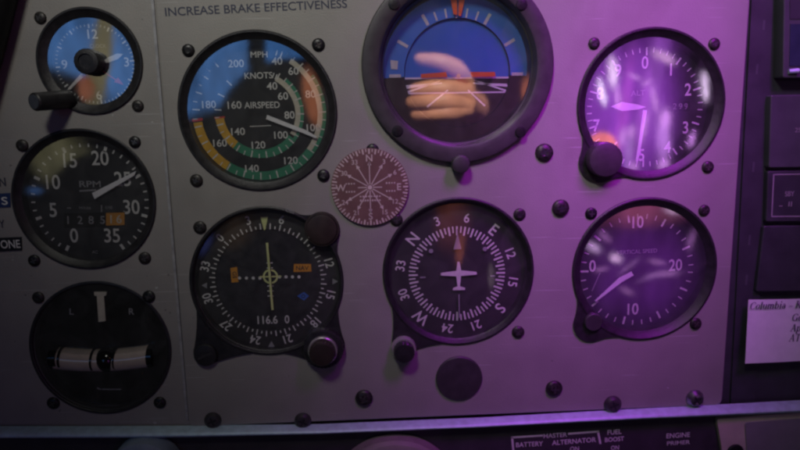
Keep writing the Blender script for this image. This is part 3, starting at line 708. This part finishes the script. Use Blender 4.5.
panel_text(mb, 'FUEL', (607.5, 432.5), (621.5, 431.5), 5, yt); panel_text(mb, 'BOOST', (605, 440), (624, 438.5), 4.6, yt); panel_text(mb, 'ON', (611, 448), (619, 447.5), 4.6, yt)
panel_text(mb, 'ENGINE', (666.5, 436), (690, 434.5), 5, yt); panel_text(mb, 'PRIMER', (667, 443.5), (690, 442), 4.2, yt)
mb.build('lettering', WHITE, sub)
# round tops at the lower edge
def topknob(px, py, rx, m, label, y=-.006):
    p = P(px, py, y); s = S(px, py, y); mb = MB()
    mb.knob([(rx*s, .006), (rx*s, -.001), (rx*.96*s, -.003), (rx*.85*s, -.0045), (rx*.5*s, -.0052)], 0, 0, 64)
    o = mb.build('control_knob', m); o.location = p; return tag(o, label, 'knob', 'control knobs')
topknob(145, 471, 33, mat('blue_grey_plastic', (0.30, 0.37, 0.46), .5), 'blue grey knob top below the ledge at lower left')
topknob(395, 500, 62, mat('warm_grey_plastic', (0.30, 0.25, 0.24), .5), 'wide warm grey knob top at the bottom edge left of the switch lettering')
# beige plate bottom right
yb_ = -.001
mb = MB(); mb.poly(rounded(quad([(717, 419), (900, 405), (900, 560), (740, 560)], yb_), .0015), yb_, .002)
bp = mb.build('cover_plate', BEIGE); tag(bp, 'beige metal cover plate with grey face at the bottom right corner', 'cover plate')
mb = MB(); mb.poly(rounded(quad([(745, 423), (900, 411), (900, 560), (755, 560)], yb_-.0006), .002), yb_-.0006, .0006); mb.build('plate_face', GREYPLATE, bp)
p = P(735, 452, yb_); s = S(735, 452)
mb = MB(); mb.knob([(8*s, 0), (8*s, -.0006), (7*s, -.0010)], p.x, p.z, 32); o2 = mb.build('plate_screw', SCREWBLK, bp)
for vtx in o2.data.vertices: vtx.co.y += yb_

# ================================================================== radio stack at the right
yr = .004
mb = MB(); mb.poly(quad([(718, -80), (980, -80), (980, 425), (700, 425)], yr), yr, .003)
rk = mb.build('radio_rack', RADIOBLK); tag(rk, 'black radio rack backing along the right edge', 'radio rack', kind='structure')
mb = MB(); mb.poly(quad([(756, -80), (777, -80), (754, 418), (730, 418)], .0028), .0028, .0012); mb.build('rack_rail', RADIOBLK, rk)
mb = MB()
for px, py in ((764.5, 25), (757.5, 69), (754, 167), (750, 240), (747, 280)): 
    a = XZ(px, py-5, .0027); b = XZ(px-1, py+5, .0027); mb.bar(*a, *b, .0011, .0011, .0027, .0001)
mb.build('rail_slot', RADIOFACE, rk)
def box(name, pts, y0, th, m, parent=None, bev=.0006):
    return sheet(name, rounded(quad(pts, y0), .0012), [], y0, th, m, bev, parent)
r1 = box('display_radio', [(785, -60), (960, -60), (960, 78), (783, 78)], -.003, .007, RADIOFACE)
tag(r1, 'dark avionics unit with a bluish screen at the top right corner', 'radio')
mb = MB(); mb.poly(quad([(790.5, 24), (950, 24), (950, 68), (789.5, 66)], -.0033), -.0033, .0002); mb.build('screen', SCREEN, r1)
mb = MB(); mb.poly(quad([(790, -50), (950, -50), (950, 18), (790, 19)], -.0033), -.0033, .0002); mb.build('face_panel', RADIOBLK, r1)
q = P(792.5, 71.5, -.0033); mb = MB(); ss = S(790, 70); mb.tube([(q.x-4*ss, q.y, q.z), (q.x+5*ss, q.y-.0006, q.z+.5*ss)], [2.2*ss, 2.6*ss], 16); mb.build('latch', ALU, r1)
r2 = box('blank_radio', [(771, 95), (960, 92), (960, 166), (769, 168)], -.001, .005, RADIOFACE)
tag(r2, 'plain dark avionics faceplate in the middle of the right edge', 'radio')
mb = MB(); panel_text(mb, '25', (795, 130), (801, 130), 4.5, -.00115); mb.build('lettering', GREYLINE, r2)
r3 = box('framed_radio', [(768, 171), (960, 168), (960, 221), (766, 222)], 0, .004, RADIOBLK)
tag(r3, 'dark radio faceplate with a thin pale outline, above the white card', 'radio')
mb = MB()
for a, b in (((774, 174.5), (950, 172)), ((773.8, 174), (771.8, 216)), ((771.5, 216.5), (950, 215))): pbar(mb, a, b, 1.3, -.00015)
mb.build('outline', GREYLINE, r3)
mb = MB(); panel_text(mb, 'SBY', (785, 194), (794.5, 193.5), 5, -.00015); panel_text(mb, 'II', (788.5, 204), (792, 204), 5, -.00015); panel_text(mb, '-', (779, 206), (782.5, 206), 5, -.00015); mb.build('lettering', GREYLINE, r3)
r4 = box('knob_radio', [(764, 226), (960, 224), (960, 290), (756, 292)], .0005, .0035, RADIOBLK)
tag(r4, 'dark blank radio faceplate just above the white card', 'radio')

# white card with serif lettering
mb = MB(); n = 12; ct = quad([(748, 299.5), (900, 296.5)], -.0005); cb = quad([(742, 361.5), (900, 357)], -.0005); v = []; f = []
for i in range(n+1):
    t = i/n
    for q in (cb, ct):
        v.append((q[0][0]+(q[1][0]-q[0][0])*t, -.0010-.0004*math.sin(t*PI*2)-.0006*(q is cb)-.0016*(q is cb)*max(0, .35-t)/.35, q[0][1]+(q[1][1]-q[0][1])*t))
for i in range(n): f.append((2*i, 2*i+2, 2*i+3, 2*i+1))
m0 = len(v); v += [(a, b+.00025, c) for a, b, c in v]; f += [tuple(m0+i for i in q[::-1]) for q in f[:]]
f += [(0, m0, m0+1, 1), (2*n, 2*n+1, m0+2*n+1, m0+2*n)]
f += [(2*i, m0+2*i, m0+2*i+2, 2*i+2) for i in range(n)]+[(2*i+1, 2*i+3, m0+2*i+3, m0+2*i+1) for i in range(n)]
mb.add(v, f); cd = mb.build('paper_card', PAPER); tag(cd, 'white paper card with serif text stuck low on the right edge', 'paper card')
# serif glyphs: (bars, bowls) on a unit grid, x-height .66; bars (x0,z0,x1,z1,w); bowls (cx,cz,rx,rz,a0,a1)
TH, TN = .15, .06
def ser(x, z, w=.26): return (x-w/2, z, x+w/2, z, .05)
GL = {'C': (.72, [(.66, .70, .66, .95, .05), (.63, .12, .66, .2, .05)], [(.38, .5, .36, .5, 48, 312)]), 'o': (.56, [], [(.28, .33, .26, .34, 0, 360)]),
 'l': (.3, [(.15, 0, .15, 1, TH), ser(.15, .02), (.03, .97, .15, .97, .05)], []), 'u': (.6, [(.12, .15, .12, .66, TH), (.46, 0, .46, .66, TH), (.12, .05, .4, .05, .09), (.46, .02, .58, .02, .05), (.02, .64, .12, .64, .05), (.36, .64, .46, .64, .05)], []),
 'm': (.92, [(.12, 0, .12, .66, TH), (.44, 0, .44, .56, TH), (.76, 0, .76, .56, TH), ser(.12, .02), ser(.44, .02), ser(.76, .02), (.12, .6, .42, .6, .1), (.44, .6, .74, .6, .1), (.02, .64, .12, .64, .05)], []),
 'b': (.6, [(.12, 0, .12, 1, TH), (.0, .97, .12, .97, .05)], [(.30, .33, .24, .34, 0, 360)]), 'i': (.3, [(.15, 0, .15, .66, TH), ser(.15, .02), (.03, .64, .15, .64, .05), (.15, .84, .15, .98, TH)], []),
 'a': (.54, [(.40, .05, .40, .5, TH), (.40, .03, .52, .03, .05), (.12, .6, .38, .6, .1)], [(.23, .2, .2, .2, 0, 360)]), '–': (.6, [(.05, .3, .55, .3, .06)], []), ' ': (.28, [], []),
 'K': (.78, [(.17, 0, .17, 1, TH), ser(.17, .02, .32), ser(.17, .98, .32), (.2, .42, .64, .98, TN), (.34, .58, .66, .02, TH), ser(.66, .02), ser(.64, .98)], []),
 'G': (.78, [(.66, .70, .66, .95, .05), (.64, .05, .64, .42, TH), ser(.64, .42)], [(.38, .5, .36, .5, 48, 312)]), 'e': (.5, [(.06, .36, .46, .36, .05)], [(.26, .33, .24, .34, -100, 230)]),
 'A': (.76, [(.12, .02, .38, 1, TN), (.38, 1, .64, .02, TH), (.2, .36, .54, .36, .05), ser(.12, .02), ser(.64, .02)], []), 'p': (.6, [(.12, -.3, .12, .66, TH), ser(.12, -.28), (.0, .64, .12, .64, .05)], [(.30, .33, .24, .34, 0, 360)]),
 'T': (.68, [(.34, 0, .34, .97, TH), (.04, .97, .64, .97, .06), ser(.34, .02), (.05, .8, .05, .97, .05), (.63, .8, .63, .97, .05)], [])}
def serif(mb, t, p0, h, w, y, slope):
    s = S(*p0); x, z = XZ(*p0, y); hh = h*s; c, sn = math.cos(slope), math.sin(slope); k = [0]
    def W(u, q): u = (u+.16*q)*w; return (x+hh*(u*c-q*sn), z+hh*(u*sn+q*c))
    cur = 0
    for ch in t:
        adv, bars, bowls = GL[ch]
        for x0, z0, x1, z1, wd in bars:
            k[0] += 1; a = W(cur+x0, z0); b = W(cur+x1, z1); mb.bar(*a, *b, wd*hh, wd*hh, y-k[0]*.0000008)
        for cx, cz_, rx, rz, a0, a1 in bowls:
            k[0] += 1; n = 28; v = []; f = []
            for i in range(n+1):
                a = math.radians(a0+(a1-a0)*i/n)+PI/2
                if ch in 'CGe': a = math.radians(a0+(a1-a0)*i/n)+(0 if ch in 'CG' else PI/2)
                ca, sa = math.cos(a), math.sin(a)
                for r_, q_ in ((rx, rz), (rx-.13, rz-.05)):
                    px_, pz_ = W(cur+cx+r_*ca, cz_+q_*sa); v.append((px_, y-k[0]*.0000008, pz_))
            for i in range(n): f.append((2*i, 2*i+1, 2*i+3, 2*i+2))
            mb.add(v, f)
        cur += adv+.03
mb = MB(); yc = -.00215
sl = math.atan2(*(Vector(XZ(800, 305))-Vector(XZ(750, 306.5))).yx)
for t, p0 in (('Columbia – K', (749.5, 309.5)), ('Ge', (791.5, 321)), ('Ap', (790, 331.5)), ('AT', (788.5, 341.5))): serif(mb, t, p0, 7.2, 1.03, yc, sl)
mb.build('lettering', TEXTINK, cd)

# ================================================================== the hand beside the camera, seen mirrored in the horizon glass
hv = []; he = []; hr = []
def H(px, py, dy=0.0):
    q = P(px, py, 0); t = (2*D+.002-dy)/(2*D); return Vector((2*q.x*t, D-2*D*t, 2*q.z*t))
def chain(pts, rad, root=None):
    last = root
    for p, r in zip(pts, rad):
        hv.append(p); hr.append(r)
        if last is not None: he.append((last, len(hv)-1))
        last = len(hv)-1
    return last
arm = chain([H(475, 108, -.27), H(470, 105, -.17), H(464, 102, -.085)], [.024, .021, .017])
palm = chain([H(465, 96, -.018)], [.0165], arm)
for k, (base, mid1, mid2, tip, r0) in enumerate((
    ((467, 80, -.012), (458, 68, .006), (438, 60, .012), (413, 58, .008), .0082),
    ((467, 92, -.004), (448, 88, .014), (428, 88, .016), (409, 91, .008), .0086),
    ((467, 102, -.004), (447, 100, .016), (427, 101, .016), (406, 103, .006), .0086),
    ((464, 111, -.006), (449, 111, .012), (432, 113, .012), (410, 115, .003), .0078))):
    chain([H(*base), H(*mid1), H(*mid2), H(*tip)], [r0*1.15, r0*1.08, r0*.97, r0*.72], palm)
chain([H(452, 92, -.036), H(440, 96, -.038), H(428, 100, -.036)], [.011, .0095, .008], palm)
me = bpy.data.meshes.new('hand'); me.from_pydata(hv, he, [])
hand = bpy.data.objects.new('hand', me); COL.objects.link(hand)
sk = hand.modifiers.new('skin', 'SKIN'); sk.use_smooth_shade = True; sk.branch_smoothing = .6
for i, r in enumerate(hr):
    d_ = me.skin_vertices[0].data[i]; d_.radius = (r, r); d_.use_root = (i == palm)
sb = hand.modifiers.new('subsurf', 'SUBSURF'); sb.levels = 2; sb.render_levels = 2
dg = bpy.context.evaluated_depsgraph_get(); dg.update()
me2 = bpy.data.meshes.new_from_object(hand.evaluated_get(dg)); hand.modifiers.clear(); hand.data = me2
me2.materials.clear(); me2.materials.append(SKIN)
tag(hand, 'bare hand with stretched forefinger, mirrored in the artificial horizon glass', 'hand')

# ================================================================== world: dark cabin with sky and glow patches added for the glass to mirror
w = bpy.data.worlds.new('World'); sc.world = w; w.use_nodes = True
nt = w.node_tree; L = nt.links; bg = nt.nodes['Background']
tc = nt.nodes.new('ShaderNodeTexCoord'); sep = nt.nodes.new('ShaderNodeSeparateXYZ'); L.new(tc.outputs['Generated'], sep.inputs[0])
def mth(op, a, b=None, clamp=False):
    n = nt.nodes.new('ShaderNodeMath'); n.operation = op; n.use_clamp = clamp
    for i, q in enumerate((a, b)):
        if q is None: continue
        if isinstance(q, (int, float)): n.inputs[i].default_value = q
        else: L.new(q, n.inputs[i])
    return n.outputs[0]
ny = mth('MAXIMUM', mth('MULTIPLY', sep.outputs['Y'], -1.0), 0.02)
u = mth('DIVIDE', sep.outputs['X'], ny); v_ = mth('DIVIDE', sep.outputs['Z'], ny)
cmb = nt.nodes.new('ShaderNodeCombineXYZ'); L.new(u, cmb.inputs['X']); L.new(v_, cmb.inputs['Y'])
nz = nt.nodes.new('ShaderNodeTexNoise'); nz.inputs['Scale'].default_value = 9; nz.inputs['Detail'].default_value = 3; L.new(cmb.outputs[0], nz.inputs['Vector'])
wob = nt.nodes.new('ShaderNodeVectorMath'); wob.operation = 'MULTIPLY_ADD'; wob.inputs[1].default_value = (.014, .014, 0); L.new(nz.outputs['Color'], wob.inputs[0])
off = nt.nodes.new('ShaderNodeVectorMath'); off.operation = 'ADD'; off.inputs[1].default_value = (-.007, -.007, 0); L.new(cmb.outputs[0], off.inputs[0]); L.new(off.outputs[0], wob.inputs[2])
col = nt.nodes.new('ShaderNodeRGB'); col.outputs[0].default_value = (.008, .008, .009, 1); cur = col.outputs[0]
def UV(px, py): q = P(px, py, .001); return q.x/D, q.z/D
PX = S(400, 200)/D
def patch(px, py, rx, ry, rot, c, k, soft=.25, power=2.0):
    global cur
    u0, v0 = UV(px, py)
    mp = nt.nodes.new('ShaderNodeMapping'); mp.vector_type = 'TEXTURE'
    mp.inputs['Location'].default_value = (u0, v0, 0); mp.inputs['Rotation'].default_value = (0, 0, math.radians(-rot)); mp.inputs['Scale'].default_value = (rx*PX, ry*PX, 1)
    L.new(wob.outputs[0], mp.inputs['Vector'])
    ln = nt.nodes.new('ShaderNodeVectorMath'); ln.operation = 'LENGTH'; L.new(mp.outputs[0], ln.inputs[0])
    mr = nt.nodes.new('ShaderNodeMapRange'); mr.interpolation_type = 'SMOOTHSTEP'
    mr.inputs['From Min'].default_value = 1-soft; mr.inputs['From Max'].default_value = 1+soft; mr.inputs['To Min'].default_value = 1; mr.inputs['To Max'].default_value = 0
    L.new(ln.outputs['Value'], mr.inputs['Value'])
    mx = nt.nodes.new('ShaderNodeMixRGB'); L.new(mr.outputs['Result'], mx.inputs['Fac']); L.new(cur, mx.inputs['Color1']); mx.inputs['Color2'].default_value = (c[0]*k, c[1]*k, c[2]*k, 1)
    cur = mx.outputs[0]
KG = 2.1
DK = (.008, .008, .009)
# sky outside the windows
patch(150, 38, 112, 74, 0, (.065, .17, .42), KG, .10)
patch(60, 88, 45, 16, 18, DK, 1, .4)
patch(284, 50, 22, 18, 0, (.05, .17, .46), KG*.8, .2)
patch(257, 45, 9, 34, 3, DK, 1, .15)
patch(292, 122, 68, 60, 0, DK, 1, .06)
# beige window post, and coloured glow patches added for glints in the glasses
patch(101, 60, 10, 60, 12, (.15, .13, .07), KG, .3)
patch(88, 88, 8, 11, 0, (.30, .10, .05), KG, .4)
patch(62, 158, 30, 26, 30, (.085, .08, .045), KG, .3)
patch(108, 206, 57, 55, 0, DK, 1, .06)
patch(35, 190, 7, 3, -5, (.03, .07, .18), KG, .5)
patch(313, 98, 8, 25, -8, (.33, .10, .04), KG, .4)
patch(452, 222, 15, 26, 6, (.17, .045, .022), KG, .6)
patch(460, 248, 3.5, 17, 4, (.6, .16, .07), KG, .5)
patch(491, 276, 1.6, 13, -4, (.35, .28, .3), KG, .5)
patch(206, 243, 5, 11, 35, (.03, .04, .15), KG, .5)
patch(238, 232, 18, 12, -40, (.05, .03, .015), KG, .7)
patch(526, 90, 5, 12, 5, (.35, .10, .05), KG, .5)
KP = 3.3  # violet and pale glow added to the world for altimeter and climb gauge reflections
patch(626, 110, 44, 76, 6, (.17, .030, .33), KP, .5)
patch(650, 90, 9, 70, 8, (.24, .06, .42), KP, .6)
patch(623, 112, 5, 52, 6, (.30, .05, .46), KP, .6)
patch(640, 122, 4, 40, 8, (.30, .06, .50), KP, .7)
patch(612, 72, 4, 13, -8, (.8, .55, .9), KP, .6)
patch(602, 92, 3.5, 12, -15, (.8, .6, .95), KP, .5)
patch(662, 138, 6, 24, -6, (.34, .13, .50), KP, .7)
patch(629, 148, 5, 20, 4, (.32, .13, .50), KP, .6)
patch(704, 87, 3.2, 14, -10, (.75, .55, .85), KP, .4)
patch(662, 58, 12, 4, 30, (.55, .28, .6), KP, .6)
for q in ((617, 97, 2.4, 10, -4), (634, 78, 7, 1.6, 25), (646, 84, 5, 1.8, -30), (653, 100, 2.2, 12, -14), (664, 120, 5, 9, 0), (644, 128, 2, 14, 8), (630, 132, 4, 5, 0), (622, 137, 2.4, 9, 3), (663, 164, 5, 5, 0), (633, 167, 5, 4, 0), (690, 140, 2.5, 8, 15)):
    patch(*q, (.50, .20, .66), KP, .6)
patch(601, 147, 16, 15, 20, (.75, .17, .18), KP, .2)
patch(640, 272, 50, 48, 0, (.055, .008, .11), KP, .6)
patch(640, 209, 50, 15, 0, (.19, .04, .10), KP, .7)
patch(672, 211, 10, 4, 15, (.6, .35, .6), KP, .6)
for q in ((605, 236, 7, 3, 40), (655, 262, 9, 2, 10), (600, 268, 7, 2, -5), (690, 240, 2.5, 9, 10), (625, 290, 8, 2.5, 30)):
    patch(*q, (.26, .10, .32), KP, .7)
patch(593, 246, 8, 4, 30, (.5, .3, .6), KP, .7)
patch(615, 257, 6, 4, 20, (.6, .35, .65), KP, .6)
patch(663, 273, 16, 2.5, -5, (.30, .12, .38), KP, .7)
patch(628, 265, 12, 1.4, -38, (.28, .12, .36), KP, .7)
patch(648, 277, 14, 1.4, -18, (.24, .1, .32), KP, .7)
sm = nt.nodes.new('ShaderNodeMapping'); sm.inputs['Scale'].default_value = (26, 7, 1); sm.inputs['Rotation'].default_value = (0, 0, .12); L.new(cmb.outputs[0], sm.inputs['Vector'])
sn_ = nt.nodes.new('ShaderNodeTexNoise'); sn_.inputs['Scale'].default_value = 1; sn_.inputs['Detail'].default_value = 5; sn_.inputs['Roughness'].default_value = .65; L.new(sm.outputs[0], sn_.inputs['Vector'])
sr = nt.nodes.new('ShaderNodeMapRange'); sr.inputs['From Min'].default_value = .32; sr.inputs['From Max'].default_value = .68; sr.inputs['To Min'].default_value = .5; sr.inputs['To Max'].default_value = 1.35; L.new(sn_.outputs['Fac'], sr.inputs['Value'])
sv = nt.nodes.new('ShaderNodeVectorMath'); sv.operation = 'SCALE'; L.new(cur, sv.inputs[0]); L.new(sr.outputs['Result'], sv.inputs['Scale']); cur = sv.outputs['Vector']
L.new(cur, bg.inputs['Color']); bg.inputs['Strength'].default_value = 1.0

# ================================================================== lamps
def spot(name, loc, target, energy, color, size, blend, radius):
    l = bpy.data.lights.new(name, 'SPOT'); l.energy = energy; l.color = color; l.spot_size = math.radians(size); l.spot_blend = blend; l.shadow_soft_size = radius
    o = bpy.data.objects.new(name, l); COL.objects.link(o); o.location = loc
    o.rotation_euler = (Vector(target)-Vector(loc)).to_track_quat('-Z', 'Y').to_euler(); return o
spot('panel_key_spot', (-.116, -.432, .401), (-.003, 0, .2), 6.5, (1.0, .99, .91), 66.5, 1.0, .05)  # added key light, fitted to the brightness falloff across the panel
spot('flare_tint_spot', (.17, -.17, .21), P(628, 108), 7.7, (.60, .02, .95), 41, 1.0, .075)  # added violet light standing in for lens flare on the right side
sun = bpy.data.lights.new('sun', 'SUN'); sun.energy = 7; sun.angle = math.radians(.6); sun.color = (1, .93, .85)
so = bpy.data.objects.new('sun', sun); COL.objects.link(so); so.rotation_euler = Vector((-.25, -.85, -.55)).to_track_quat('-Z', 'Y').to_euler()

sc.view_settings.view_transform = 'Standard'; sc.view_settings.look = 'None'; sc.view_settings.gamma = 1; sc.view_settings.exposure = 0
sc.cycles.filter_width = 2.4
sc.cycles.max_bounces = 8; sc.cycles.transparent_max_bounces = 12; sc.cycles.sample_clamp_indirect = 3
sc.cycles.use_denoising = True
